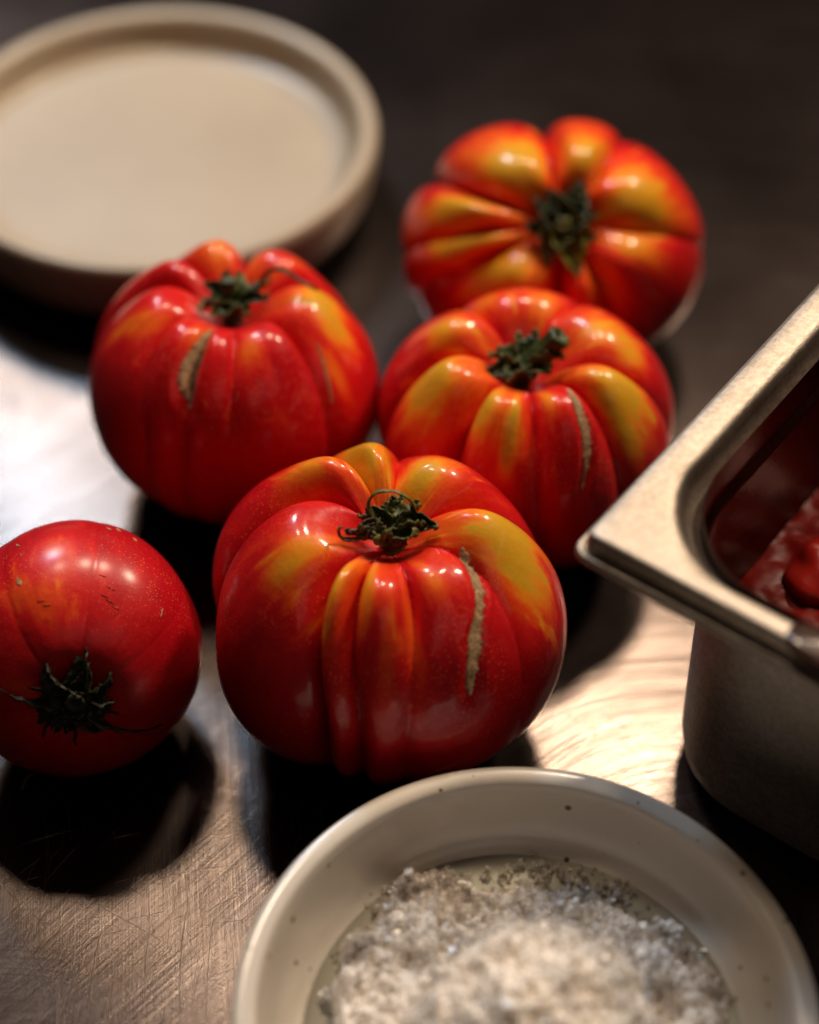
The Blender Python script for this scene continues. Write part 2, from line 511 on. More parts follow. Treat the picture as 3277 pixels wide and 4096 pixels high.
def sepal(root, pts, widths, mat, twist=0., cup=.5, crinkle=.0006, seed=0, n=26, m=7, name='sepal', thick=.00035, up=(0, 0, 1)):
    """curved, cupped leaf blade through local points"""
    pts = smooth_prof(pts, 12) if len(pts) > 2 else pts
    P = np.array(pts, float)
    seg = np.r_[0, np.cumsum(np.linalg.norm(np.diff(P, axis=0), axis=1))]
    t = np.linspace(0, seg[-1], n)
    P = np.stack([np.interp(t, seg, P[:, k]) for k in range(3)], -1)
    W = np.interp(np.linspace(0, 1, n), np.linspace(0, 1, len(widths)), widths)
    T = np.gradient(P, axis=0); T /= np.linalg.norm(T, axis=1)[:, None] + 1e-12
    upv = np.array(up, float)
    vs = []
    side = np.cross(T[0], upv); side /= np.linalg.norm(side) + 1e-9
    for i in range(n):
        side = side - T[i] * side.dot(T[i]); side /= np.linalg.norm(side) + 1e-9
        nn = np.cross(side, T[i])
        a = twist * i / (n - 1)
        sd = side * math.cos(a) + nn * math.sin(a); no = -side * math.sin(a) + nn * math.cos(a)
        for j in range(m):
            q = j / (m - 1) * 2 - 1
            cr = crinkle * mn.noise(Vector((i * .45 + seed * 7, q * 1.6, seed)))
            ww = W[i] * (1 + .3 * mn.noise(Vector((i * .5, seed * 3 + (q > 0) * 5, 1))))
            vs.append(P[i] + sd * q * ww / 2 + no * (q * q * cup * ww / 2 + cr))
    fs = []
    for i in range(n - 1):
        for j in range(m - 1):
            a = i * m + j
            fs.append((a, a + 1, a + m + 1, a + m))
    o = mesh(name, vs, fs, mat, root)
    sm = o.modifiers.new('thickness', 'SOLIDIFY'); sm.thickness = thick; sm.offset = 0
    return o


def stem(root, base, top, r0, r1, mat, seed=0):
    base, top = Vector(base), Vector(top)
    d = (top - base); L = d.length; q = d.to_track_quat('Z', 'Y')
    prof = [(r0 * 1.5, 0), (r0, L * .2), (r0 * .85, L * .55), (r1, L * .9), (r1 * 1.12, L), (r1 * .7, L * 1.01), (r1 * .35, L * .96), (.00005, L * .95)]
    vs, fs = [], []; n = 16
    for i, (r, z) in enumerate(prof):
        for k in range(n):
            a = 2 * math.pi * k / n
            rr = r * (1 + .14 * math.sin(5 * a + seed) + .1 * mn.noise(Vector((a, z * 900, seed))))
            vs.append(base + q @ Vector((rr * math.cos(a), rr * math.sin(a), z)))
    for i in range(len(prof) - 1):
        for k in range(n):
            k2 = (k + 1) % n
            fs.append((i * n + k, i * n + k2, (i + 1) * n + k2, (i + 1) * n + k))
    return mesh('stem', vs, fs, mat, root)


def curl(az, r0, r1, z0, rise, droop=0, hook=0.):
    """sepal path leaving the stem at azimuth az; goes out r1, rises, and hooks back"""
    a = R(az); out = []
    for t in (0, .25, .5, .75, 1):
        rr = r0 + (r1 - r0) * t
        zz = z0 + rise * math.sin(t * math.pi * .6) - droop * t * t
        ab = a + hook * t * t
        out.append((rr * math.cos(ab), rr * math.sin(ab), zz))
    return out


# --- front tomato
T1 = dict(dent=[([(340, .24), (329, .32), (320, .42), (309, .50), (304, .58), (300, .67), (298, .75)], .0023)], patch=[(205, .28, 12, .14, .55), (152, .44, 16, .10, .30), (213, .40, 10, .10, .35), (108, .36, 14, .22, .75), (135, .36, 10, .10, .45), (62, .22, 16, .12, .6), (84, .17, 8, .08, .3), (2, .38, 12, .12, .6), (350, .45, 11, .18, .62), (340, .60, 6, .16, .35), (238, .32, 6, .18, .55), (256, .26, 6, .18, .55), (270, .60, 4, .22, .30), (281, .48, 4, .28, .32), (300, .26, 8, .10, .35)],
          xy=(-.0056, .3040), R=.0452, c=.0375, axis=(.02, -.02, 1), seed=3.1, ky=.97, dimple=.30, dw=.27, lobez=.24,
          creases=[  # theta top, theta eq, depth top, depth eq, lobe scale, yellow, reach   (lobe AFTER this crease)
              (26, 14, .30, .08, .97, .80, .66),
              (86, 86, .16, .04, 1.02, .95, .72),
              (108, 122, .26, .07, 1.03, .55, .60),
              (134, 182, .36, .20, 1.01, .46, .62),
              (226, 249, .34, .20, .965, .62, .80),
              (246, 262, .20, .11, 1.00, .60, .60),
              (288, 276, .12, .035, .99, .55, .60),
              (338, 317, .08, .015, 1.005, .85, .90)])
MT = tomato_mat('tomato_skin')
t1 = make_tomato(T1, MT, 'largest ribbed tomato, in front behind the salt bowl, with a long tan scar')
scar(t1, T1, [(340, .24), (329, .32), (320, .42), (309, .50), (304, .58), (300, .67), (298, .75)], [.0018, .0040, .0050, .0042, .0050, .0042, .0034, .0009], seed=4, lift=.0004)



def top_z(sp, s0=.10):
    P, _, _ = tomato_surface(sp, np.linspace(0, 6.28, 24, endpoint=False), np.full(24, np.pi / 2 * (1 - s0)))
    return float(P[:, 2].mean())


def crown(root, sp, spec, lift=.0005, seed=0, stub=((0, 0), (.002, .001), .008, .0022, GREEN)):
    """ring of crinkled sepals round a stalk stub; spec rows: azimuth, length, rise, hook, width, material, twist, curl"""
    Z = top_z(sp) + lift
    (bx, by), (tx, ty), hh, rad, sm = stub
    stem(root, (bx, by, Z - .004), (tx, ty, Z + hh), rad, rad * .85, sm, seed)
    for i, (az, L, rise, hook, wd, mt, tw, cu) in enumerate(spec):
        a = R(az); pts = []
        for t in (0, .22, .45, .7, .88, 1):
            rr = .0008 + L * (t if t < .75 else .75 + (t - .75) * (1 - 2.2 * cu))
            zz = Z + rise * math.sin(min(t * 1.15, 1) * math.pi * .55) + cu * .002 * (t > .8) - (1 - cu) * .002 * t * t
            ab = a + hook * t * t
            pts.append((rr * math.cos(ab), rr * math.sin(ab), zz))
        sepal(root, pts, [wd * .7, wd, wd * 1.05, wd * .75, wd * .4, wd * .1], mt, tw, .9, wd * .22, seed + i, n=30, m=9)


crown(t1, T1, [
    (196, 0.0109, 0.0040, .1, 0.0042, DRY, 1.5, .5), (205, 0.0132, 0.0047, -.15, 0.0030, DRY, -2.2, .6), (186, 0.0092, 0.0050, .3, 0.0040, DRY, .9, .7), (214, 0.0088, 0.0029, -.1, 0.0050, DRY, -1.2, .5),
    (232, 0.0075, 0.0032, .2, 0.0061, GREEN, .8, .7), (256, 0.0075, 0.0036, -.2, 0.0061, GREEN, -.9, .8), (280, 0.0071, 0.0030, .2, 0.0061, DRY, .9, .7), (300, 0.0075, 0.0025, .1, 0.0055, DRY, 1.4, .4),
    (325, 0.0088, 0.0040, .3, 0.0066, GREEN, -.6, .7), (350, 0.0105, 0.0047, .2, 0.0070, GREEN, .7, .6), (8, 0.0136, 0.0043, -.3, 0.0061, DEEPG, -.7, .4), (25, 0.0109, 0.0058, .2, 0.0066, GREEN, 1.0, .7),
    (55, 0.0088, 0.0068, .2, 0.0066, GREEN, .8, .6), (90, 0.0079, 0.0061, -.2, 0.0050, DEEPG, -.8, .7), (130, 0.0079, 0.0050, .3, 0.0050, GREEN, .9, .6), (160, 0.0088, 0.0043, .2, 0.0046, DRY, -1.2, .6)],
    lift=.0004, seed=1, stub=((.001, 0), (.003, .001), .0060, .0021, GREEN))
Z = top_z(T1) - .0010
sepal(t1, [(-.002, .001, Z + .004), (-.0050, .002, Z + .0085), (-.0035, .003, Z + .0125), (.0010, .003, Z + .0135), (.0050, .0025, Z + .0110), (.0065, .002, Z + .007)], [.0018, .0015, .0012, .0011, .0012, .001], GREEN, .4, .6, .0004, 70)
sepal(t1, [(-.004, -.002, Z + .0035), (-.0085, -.0042, Z + .0040), (-.0112, -.0050, Z + .0058), (-.0118, -.0048, Z + .0085), (-.0108, -.0045, Z + .0092)], [.0016, .0012, .0010, .0008, .0012], DRY, .6, .6, .0004, 71)

# --- tomato behind left
T2 = dict(dent=[([(253, .20), (251, .35), (250, .5), (252, .58), (255, .67)], .0026)], patch=[(0, .38, 13, .14, .75), (345, .50, 7, .14, .55), (328, .66, 4, .16, .45), (195, .50, 7, .14, .45), (210, .38, 8, .14, .40), (105, .28, 22, .16, .40), (250, .30, 8, .12, .35), (285, .35, 10, .10, .35)],
          xy=(-.0493, .3885), R=.0408, c=.0352, axis=(.05, .08, 1), seed=7.4, dimple=.36, dw=.32, lobez=.22,
          creases=[
              (28, 24, .2, .05, .99, .8, .50),
              (84, 84, .30, .06, 1.03, .35, .55),
              (128, 134, .16, .05, 1.02, .3, .5),
              (158, 170, .14, .05, 1.00, .42, .60),
              (212, 238, .13, .045, 1.0, .42, .60),
              (252, 254, .12, .04, 1.0, .36, .55),
              (276, 272, .07, .02, 1.0, .42, .50),
              (324, 315, .15, .05, 1.0, .66, .70)])
t2 = make_tomato(T2, MT, 'red tomato with a wide tan crack on its left shoulder, standing before the cream dish')
scar(t2, T2, [(253, .20), (251, .35), (250, .5), (252, .58), (255, .67)], [.0014, .0034, .0050, .0052, .0038, .0007], seed=8, lift=.0004, slit=1)
scar(t2, T2, [(330, .45), (324, .6), (320, .75)], [.0004, .0010, .0010, .0004], seed=9)
crown(t2, T2, [
    (150, 0.0100, 0.0060, .2, .0050, DEEPG, .8, .5), (190, 0.0110, 0.0024, .3, .0055, GREEN, -.7, .4), (225, 0.0095, 0.0021, .1, .0060, GREEN, .8, .5), (262, 0.0085, 0.0021, 0, .0055, DEEPG, -.6, .6),
    (300, 0.0095, 0.0028, .2, .0055, GREEN, .7, .5), (340, 0.0125, 0.0060, .2, .0050, DEEPG, -.8, .5), (20, 0.0140, 0.0063, .2, .0050, DEEPG, .8, .4), (70, 0.0100, 0.0056, .3, .0050, GREEN, -.8, .6), (110, 0.0090, 0.0066, -.2, .0050, DEEPG, .8, .6)],
    lift=.0008, seed=20, stub=((0, 0), (-.001, .001), .0085, .0021, DEEPG))
Z = top_z(T2) + .0005
sepal(t2, [(.006, .002, Z + .002), (.009, .004, Z + .009), (.013, .003, Z + .0115), (.018, .000, Z + .0105), (.023, -.003, Z + .0095)], [.0015, .0013, .0011, .001, .0006], DEEPG, .3, .4, .0003, 31)

# --- tomato middle right
T4 = dict(dent=[([(304, .24), (301, .36), (299, .47), (295, .6), (290, .72)], .0018)], patch=[(198, .44, 15, .16, .85), (160, .36, 12, .10, .55), (118, .42, 14, .12, .5), (238, .36, 9, .14, .8), (259, .44, 4, .20, .75), (284, .25, 7, .12, .55), (334, .42, 12, .16, .85), (320, .58, 5, .18, .6), (5, .44, 12, .12, .65), (25, .30, 14, .12, .5), (75, .3, 16, .14, .4)],
          xy=(.0316, .3715), R=.0412, c=.0350, axis=(-.02, -.05, 1), seed=11.7, dimple=.42, dw=.33, lobez=.24,
          creases=[
              (352, 350, .16, .05, 1.0, .62, .62),
              (62, 60, .10, .04, 1.01, .55, .6),
              (124, 122, .16, .05, 1.02, .80, .62),
              (172, 188, .22, .08, 1.01, .88, .80),
              (226, 234, .34, .16, .99, .80, .80),
              (272, 274, .18, .06, 1.0, .42, .55),
              (318, 308, .18, .06, 1.0, .85, .90)])
t4 = make_tomato(T4, MT, 'red and golden tomato beside the pan corner, with a thin tan scar')
scar(t4, T4, [(304, .24), (301, .36), (299, .47), (295, .6), (290, .72)], [.0014, .0032, .0034, .0030, .0018, .0005], seed=12, lift=.0004)
crown(t4, T4, [
    (10, 0.0110, 0.0068, .2, .0070, DEEPG, .5, .6), (170, 0.0125, 0.0036, .2, .0065, GREEN, -.6, .5), (205, 0.0150, 0.0024, -.2, .0060, DEEPG, .7, .4), (235, 0.0110, 0.0024, 0, .0070, GREEN, -.5, .5),
    (270, 0.0085, 0.0028, .2, .0065, DEEPG, .5, .6), (310, 0.0100, 0.0040, .3, .0070, GREEN, -.6, .6), (345, 0.0120, 0.0056, .1, .0070, GREEN, .6, .7), (60, 0.0090, 0.0064, .3, .0060, DEEPG, .8, .6), (120, 0.0095, 0.0048, -.3, .0060, GREEN, -.6, .6)],
    lift=.0010, seed=40, stub=((-.003, 0), (.0085, .001), .0100, .0034, DEEPG))

# --- tomato far back right
T3 = dict(patch=[(128, .30, 16, .18, .75), (108, .42, 10, .12, .5), (74, .32, 16, .16, .6), (30, .34, 22, .14, .5), (170, .44, 9, .18, .75), (192, .42, 7, .16, .75), (228, .36, 18, .16, .9), (248, .40, 9, .14, .5), (345, .30, 14, .16, .5), (8, .34, 12, .2, .5), (303, .35, 7, .16, .7)],
          xy=(.0428, .4480), R=.0455, c=.0350, axis=(.02, -.80, 1), ky=.84, seed=15.2, dimple=.26, dw=.26, lobez=.26,
          creases=[
              (358, 358, .10, .03, 1.0, .75, .95),
              (58, 62, .18, .04, 1.03, .72, 1.0),
              (96, 94, .34, .13, 1.04, .85, .95),
              (158, 146, .32, .11, 1.0, .92, .95),
              (184, 183, .12, .03, 1.0, .92, .95),
              (204, 203, .14, .04, 1.0, .86, .80),
              (268, 268, .34, .13, .95, .75, .85),
              (300, 298, .26, .10, 1.0, .55, .75)])
t3 = make_tomato(T3, MT, 'orange and yellow deeply lobed tomato farthest back, with a dark green calyx')
crown(t3, T3, [
    (100, .0115, .0030, .2, .0080, DEEPG, .4, .3), (58, .0145, .0035, .2, .0085, DEEPG, -.3, .2), (15, .0110, .0030, 0, .0080, DEEPG, .4, .3), (330, .0110, .0030, .2, .0080, GREEN, -.4, .3),
    (284, .0165, .0030, .05, .0090, LIME, .3, .1), (240, .0130, .0030, .2, .0085, GREEN, -.3, .2), (190, .0115, .0030, -.2, .0080, DEEPG, .4, .3), (145, .0115, .0030, -.2, .0080, DEEPG, -.4, .3)],
    lift=.0016, seed=60, stub=((0, 0), (0, -.0008), .0060, .0024, GREEN))

# --- smooth red tomato at the left edge, lying on its side
T5 = dict(patch=[(93, .54, 22, .24, .22), (118, .60, 12, .14, .28), (106, .45, 12, .12, .12), (160, .25, 10, .1, .3), (92, .85, 14, .14, .2)],
          xy=(-.0825, .2975), R=.0308, c=.0297, ky=1.05, axis=(.12, -.90, .40), seed=21.3, dimple=.20, dw=.26, lobez=.08, taper=.04, fade=.1, sq=.95, gv=0,
          creases=[
              (30, 28, .02, .006, 1.0, .12, .8),
              (78, 76, .02, .012, 1.0, .12, 1.1),
              (128, 120, .03, .012, 1.0, .12, 1.2),
              (190, 186, .03, .012, 1.0, .12, .8),
              (245, 245, .03, .012, 1.0, .12, .5),
              (318, 322, .04, .02, 1.0, .12, .5)])
DRKC = calyx_mat('very_dark_sepal', (.006, .008, .003), (.018, .021, .006), (.05, .05, .015))  # darkest of the sepal colours, near-black olive
MT5 = tomato_mat('plain_red_tomato_skin', speck=.5, rough=.40, coat=.7, cr_=.24)
t5 = make_tomato(T5, MT5, 'smooth round red tomato lying on its side at the left edge', nt=384, npp=170)
Z = top_z(T5) + .0008
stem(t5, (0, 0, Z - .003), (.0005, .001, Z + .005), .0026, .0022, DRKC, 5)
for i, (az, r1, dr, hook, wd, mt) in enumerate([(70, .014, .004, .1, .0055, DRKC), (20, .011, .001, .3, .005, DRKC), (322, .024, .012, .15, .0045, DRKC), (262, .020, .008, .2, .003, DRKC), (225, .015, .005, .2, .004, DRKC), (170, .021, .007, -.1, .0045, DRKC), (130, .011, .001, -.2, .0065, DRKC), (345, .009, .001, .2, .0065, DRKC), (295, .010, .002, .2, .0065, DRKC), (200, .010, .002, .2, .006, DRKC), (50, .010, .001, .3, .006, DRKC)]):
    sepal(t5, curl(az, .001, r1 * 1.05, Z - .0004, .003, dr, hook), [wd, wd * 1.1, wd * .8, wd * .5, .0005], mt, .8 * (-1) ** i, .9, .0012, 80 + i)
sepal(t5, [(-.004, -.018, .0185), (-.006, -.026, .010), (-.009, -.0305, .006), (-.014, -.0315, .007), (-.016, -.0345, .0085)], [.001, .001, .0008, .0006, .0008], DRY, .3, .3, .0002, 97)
for i, (th0, s0, dth, ds, wd) in enumerate([(66, .55, 5, .01, .0011), (62, .53, 6, .012, .0012), (58, .51, 5, .01, .0009), (64, .60, 5, .01, .0008), (70, .66, 4, .01, .0006), (114, .64, 1, .06, .0016),
                                           (103, .52, 5, .01, .0008), (100, .49, 5, .01, .0007), (70, 1.07, 3, .03, .0010), (66, 1.09, 2, .05, .0014), (58, 1.03, 2, .04, .0009), (112, .92, 2, .05, .0008), (35, .62, 2, .06, .0005)]):
    scar(t5, T5, [(th0, s0), (th0 + dth, s0 + ds)], [.0002, wd, .0002], seed=50 + i, n=14, lift=.00014)

# ------------------------------------------------------------------ cream dish, back left
dish = empty('dish', (-.0839, .5195, 0))
prof = smooth_prof([(.0001, .0030), (.04, .0030), (.060, .0030), (.0655, .0035), (.0700, .0075), (.0722, .014), (.0733, .0215), (.0735, .0255), (.0722, .0280), (.0700, .0283), (.0676, .0272), (.0662, .0245), (.0650, .0200), (.0632, .0175), (.058, .0163), (.045, .0160), (.02, .0160), (.0001, .0160)], 5)
lathe('dish_body', prof, CREAM, dish, 160)
lathe('foot_ring', smooth_prof([(.0560, .0035), (.0565, .0006), (.0580, .0), (.0600, .0), (.0615, .0008), (.0625, .0036)], 3), CREAM, dish, 128)
tag(dish, 'round cream stoneware dish with a thick raised rim, out of focus at the back left', 'dish')

# ------------------------------------------------------------------ salt bowl
BX, BY = .0244, .1968
bowl = empty('bowl', (BX, BY, 0))
prof = smooth_prof([(.0001, .0030), (.020, .0030), (.040, .0032), (.0480, .0055), (.0545, .0120), (.0590, .0210), (.0612, .0300), (.0620, .0340), (.0620, .0353), (.0614, .0360), (.0602, .0362), (.0582, .0361), (.0572, .0358), (.0567, .0350), (.0562, .0335), (.0548, .0275), (.0528, .0232), (.0500, .0205), (.0460, .0192), (.0400, .0188), (.020, .0186), (.0001, .0186)], 6)
lathe('bowl_body', prof, BOWL, bowl, 200, wob=.006, seed=4)
lathe('foot_ring', smooth_prof([(.0260, .0036), (.0262, .0005), (.0275, .0), (.0295, .0), (.0308, .0008), (.0315, .0038)], 3), BOWL, bowl, 96)
tag(bowl, 'speckled grey stoneware bowl at the bottom edge, holding coarse white salt', 'bowl')

# salt
SALT = salt_mat('wet_coarse_salt', (.98, .91, .84), (.94, .86, .78), .0)


def crystal_mat(name, clear):
    m = M(name)
    c = m.coord('Object')
    tr = m.node('ShaderNodeBsdfTransparent'); tr.inputs[0].default_value = (.97, .95, .92, 1)
    df = m.node('ShaderNodeBsdfDiffuse'); df.inputs[0].default_value = (.93, .87, .80, 1)
    tl = m.node('ShaderNodeBsdfTranslucent'); tl.inputs[0].default_value = (.93, .88, .82, 1)
    gl = m.node('ShaderNodeBsdfGlossy'); gl.inputs['Roughness'].default_value = .28
    fr = m.node('ShaderNodeFresnel'); fr.inputs['IOR'].default_value = 1.54
    m.setv('Base Color', (.97, .90, .83, 1)); m.setv('Subsurface Weight', 1.); m.setv('Subsurface Radius', (.006, .0055, .005)); m.setv('Subsurface Scale', 1.); m.setv('Roughness', .3)
    a = m.node('ShaderNodeMixShader'); a.inputs[0].default_value = .35; m.link(m.b.outputs[0], a.inputs[1]); m.link(tl.outputs[0], a.inputs[2])
    b = m.node('ShaderNodeMixShader'); m.link(m.math('ADD', m.math('MULTIPLY', m.noise(c, 220, 3), .5), clear - .25), b.inputs[0]); m.link(a.outputs[0], b.inputs[1]); m.link(tr.outputs[0], b.inputs[2])
    e = m.node('ShaderNodeMixShader'); e.inputs[0].default_value = .07; m.link(b.outputs[0], e.inputs[1]); m.link(gl.outputs[0], e.inputs[2])
    m.link(e.outputs[0], m.n['Material Output'].inputs['Surface'])
    return m.m


CRY = crystal_mat('salt_crystal', .50)
FL = .0188


def saltz(x, y):
    """height of the heap above the bowl floor (x, y from bowl centre)"""
    n1 = mn.fractal(Vector((x * 90, y * 90, 1.7)), .7, 2.1, 4)
    n2 = mn.fractal(Vector((x * 300, y * 300, 4.2)), .8, 2.1, 4)
    a = math.degrees(math.atan2(y, x))
    lim = np.interp(a, [-180, -90, 0, 12, 28, 45, 57, 80, 100, 122, 126, 140, 148, 152, 168, 180],
                    [.042, .040, .047, .048, .046, .042, .041, .0400, .0405, .050, .050, .044, .0475, .046, .0430, .042])
    d = math.hypot(x, y) / lim
    q = max(0., 1 - (d * (1 + .07 * n1)) ** 3)
    peak = 0
    if q > 0:
        dx, dy = (x - .002) / .0270, (y + .003) / .0290
        r = math.hypot(dx, dy) * (1 + .16 * n1)
        peak = .0245 * max(0., 1 - r ** 2.6) ** .7
    blk = .0050 if q > 0 and x < -.018 else .0030
    h = blk * min(1, q * 4) * (1 + .35 * n1) + peak * (1 + .14 * n1) + (.0010 * n2 if q > 0 else 0)
    if q > 0:
        c1 = mn.cell(Vector((x * 900 + n1, y * 900, h * 700))); c2 = mn.cell(Vector((x * 480 + 7, y * 480 + n1, h * 300)))
        h += .00035 * c1 + .0006 * c2
    return h, q


vs, fs = [], []
N = 330; W0 = .052
ids = {}
for i in range(N):
    for j in range(N):
        x = -W0 + 2 * W0 * i / (N - 1); y = -W0 + 2 * W0 * j / (N - 1)
        h, q = saltz(x, y)
        if q > 0:
            ids[i, j] = len(vs); vs.append((x, y, max(h, -.0002)))
for (i, j), a in ids.items():
    b, c, d = ids.get((i + 1, j)), ids.get((i + 1, j + 1)), ids.get((i, j + 1))
    if None not in (b, c, d): fs.append((a, b, c, d))
m = M('brine')
fr = m.node('ShaderNodeFresnel'); fr.inputs['IOR'].default_value = 1.33
tr = m.node('ShaderNodeBsdfTransparent'); tr.inputs[0].default_value = (.92, .93, .88, 1)
gl = m.node('ShaderNodeBsdfGlossy'); gl.inputs['Roughness'].default_value = .06
mx = m.node('ShaderNodeMixShader'); m.link(fr.outputs[0], mx.inputs[0]); m.link(tr.outputs[0], mx.inputs[1]); m.link(gl.outputs[0], mx.inputs[2])
m.link(m.bump(m.noise(m.coord('Object'), 160, 2), .15, .0006), gl.inputs['Normal'])
m.link(mx.outputs[0], m.n['Material Output'].inputs['Surface'])
BRINE = m.m
salt = empty('salt', (BX, BY, FL))
salt_heap = mesh('salt_heap', vs, fs, SALT, salt, smooth=False)
salt_heap['kind'] = 'stuff'
pv = [(0, 0, .0009)] + [((.0497 + .0005 * mn.noise(Vector((math.cos(a / 16) * 3, math.sin(a / 16) * 3, 0)))) * math.cos(2 * math.pi * a / 100), (.0497 + .0005 * math.sin(a * .7)) * math.sin(2 * math.pi * a / 100), .0009) for a in range(100)]
mesh('brine', pv, [(0, 1 + k, 1 + (k + 1) % 100) for k in range(100)], BRINE, salt)
rnd = random.Random(5)
CUBE = [(-1, -1, -1), (1, -1, -1), (1, 1, -1), (-1, 1, -1), (-1, -1, 1), (1, -1, 1), (1, 1, 1), (-1, 1, 1)]
CF = [(0, 3, 2, 1), (4, 5, 6, 7), (0, 1, 5, 4), (1, 2, 6, 5), (2, 3, 7, 6), (3, 0, 4, 7)]


def crystal(vs, fs, p, s, rnd):
    q = Matrix.Rotation(rnd.uniform(0, 6.28), 3, Vector((rnd.gauss(0, 1), rnd.gauss(0, 1), rnd.gauss(0, 1))).normalized())
    sc = Vector((s * rnd.uniform(.6, 1.4), s * rnd.uniform(.6, 1.2), s * rnd.uniform(.35, .9)))
    b = len(vs)
    for c in CUBE:
        k = rnd.uniform(.6, 1.15)
        vs.append(Vector(p) + q @ Vector((c[0] * sc[0] * k / 2, c[1] * sc[1] * k / 2, c[2] * sc[2] * k / 2)))
    fs += [tuple(b + i for i in f) for f in CF]


vs, fs = [], []
for k in range(4200):
    r = .049 * math.sqrt(rnd.random()); a = rnd.uniform(0, 6.283)
    x, y = r * math.cos(a), r * math.sin(a)
    h, q = saltz(x, y)
    if q <= 0:
        if rnd.random() > (.30 if math.hypot(x, y) < .044 else .08) or math.hypot(x, y) > .0475: continue
        h = 0
    s = rnd.choice((.0005, .0008, .0011, .0014, .0018))
    if y < .018 and rnd.random() < .6: continue
    crystal(vs, fs, (x, y, h + s * .1), s, rnd)
for cx, cy, n in ((-.002, .0425, 20), (.024, .0385, 40), (.038, .0215, 50), (.044, .012, 40), (-.030, .0350, 30), (-.040, .012, 40), (.009, .0435, 26), (.0035, .0455, 10), (.015, .0430, 14), (-.015, .040, 90), (.016, .038, 70), (-.026, .037, 120), (.033, .028, 60), (-.036, .022, 90)):
    for k in range(n):
        x, y = cx + rnd.gauss(0, .0022), cy + rnd.gauss(0, .0016)
        crystal(vs, fs, (x, y, max(0, saltz(x, y)[0]) + .0003 + abs(rnd.gauss(0, .0008))), rnd.uniform(.0006, .0016), rnd)
cr = mesh('salt_crystals', vs, fs, CRY, salt, smooth=False); cr['kind'] = 'stuff'
tag(salt, 'wet heap of coarse white salt crystals filling the bowl', 'salt', kind='stuff')


def clump(p, s, n, label, seed):
    rr = random.Random(seed); v, f = [], []
    for k in range(n):
        d = Vector((rr.gauss(0, 1), rr.gauss(0, 1), rr.gauss(0, .7))) * s * .33
        crystal(v, f, d, s * rr.uniform(.3, .7), rr)
    o = mesh('salt_clump', v, f, CRYW, None, smooth=False); o.location = p
    tag(o, label, 'salt clump', 'loose salt clumps')
    return o


CRYW = salt_mat('white_salt_clump', (.97, .97, .97), (.9, .9, .9), .0)
clump((BX + .0285, BY + .0155, FL + .0095), .0042, 26, 'brightest white salt clump on the right side of the heap', 3)
clump((BX + .0335, BY + .0260, FL + .0045), .0034, 18, 'small pale salt clump resting apart, right of the heap near the bowl wall', 7)

# ------------------------------------------------------------------ steel pan
CX, CY = .03634 - .0013, .27984 - .0002          # bead corner (world), at z ~ .077
A1 = R(52.93)
pan = empty('steel_pan', (CX, CY, 0))
pan.rotation_euler = (0, 0, A1)     # local x = long side, local -y = short side
LX, LY, NC = .176, .108, 22


def rrect(il, is_, r, z):
    """rounded rectangle loop; il inset of long sides, is_ inset of short sides"""
    x0, x1, y0, y1 = is_, LX - is_, -(LY - il), -il
    pts = []
    for cx, cy, a0 in ((x0 + r, y1 - r, 90), (x0 + r, y0 + r, 180), (x1 - r, y0 + r, 270), (x1 - r, y1 - r, 0)):
        for k in range(NC + 1):
            a = R(a0 + 90 * k / NC)
            pts.append((cx + r * math.cos(a), cy + r * math.sin(a), z))
    return pts


def loops_mesh(name, loops, mat, parent, cap=False):
    n = len(loops[0]); vs = [p for l in loops for p in l]; fs = []
    for i in range(len(loops) - 1):
        for k in range(n):
            k2 = (k + 1) % n
            fs.append((i * n + k, (i + 1) * n + k, (i + 1) * n + k2, i * n + k2))
    if cap: fs.append(tuple(range((len(loops) - 1) * n, len(loops) * n)))
    return mesh(name, vs, fs, mat, parent)


mm = .001
rim = [(10.6, 8.2, 27, 71), (9.5, 7.5, 25, 73.6), (3.5, 3.0, 8, 74.6), (2.0, 1.8, 7.2, 73.2), (.6, .6, 7, 73.2), (.05, .05, 6.8, 74.0), (.0, .0, 6.8, 74.8), (.25, .25, 6.6, 75.5), (.9, .9, 6, 75.9),
       (1.5, 1.6, 5.4, 75.5), (1.8, 2.2, 5.2, 74.9), (2.0, 2.5, 5.0, 75.6), (2.3, 2.8, 4.8, 78.4), (2.7, 3.1, 4.6, 79.2), (3.4, 3.9, 4.4, 79.5), (5.5, 4.6, 12, 79.55), (8.5, 6.8, 23.5, 79.5), (9.6, 7.6, 26, 79.2), (10.4, 8.3, 27.5, 78.2), (10.8, 8.7, 28, 76.5)]
DZ = 13
rim = [(a, b, r, (z - .9 if z < 77 and i > 0 and i < 12 else z)) for i, (a, b, r, z) in enumerate(rim)]
rim = [(a, b, (r if r > 8.5 else max(r - 2.6, 1.6)), z) for a, b, r, z in rim]
rim = [(a * .965 + (.7 if a > 9 else 0), b * .965 + (.5 if b > 7.4 else 0), r, z + DZ) for a, b, r, z in rim]
rim[0] = (14.3, 12.2, 28, 84); rim += [(12.2, 9.9, 28.2, 87.2), (14.7, 12.5, 27.6, 85.0)]
loops_mesh('rim', [rrect(a * mm, b * mm, r * mm, z * mm) for a, b, r, z in rim], PAN, pan)
body_in = [(10.8, 8.7, 28, 76.5), (11.0, 8.9, 28, 67.5), (11.3, 9.2, 28, 66.3), (12.6, 10.5, 27.6, 65.0), (13.0, 10.9, 27.4, 63.8), (14.6, 12.2, 26, 12), (15.4, 13, 25.4, 7.5), (17.4, 15, 24, 4.2), (20.5, 18, 21, 2.3), (25, 23, 17, 1.7)]
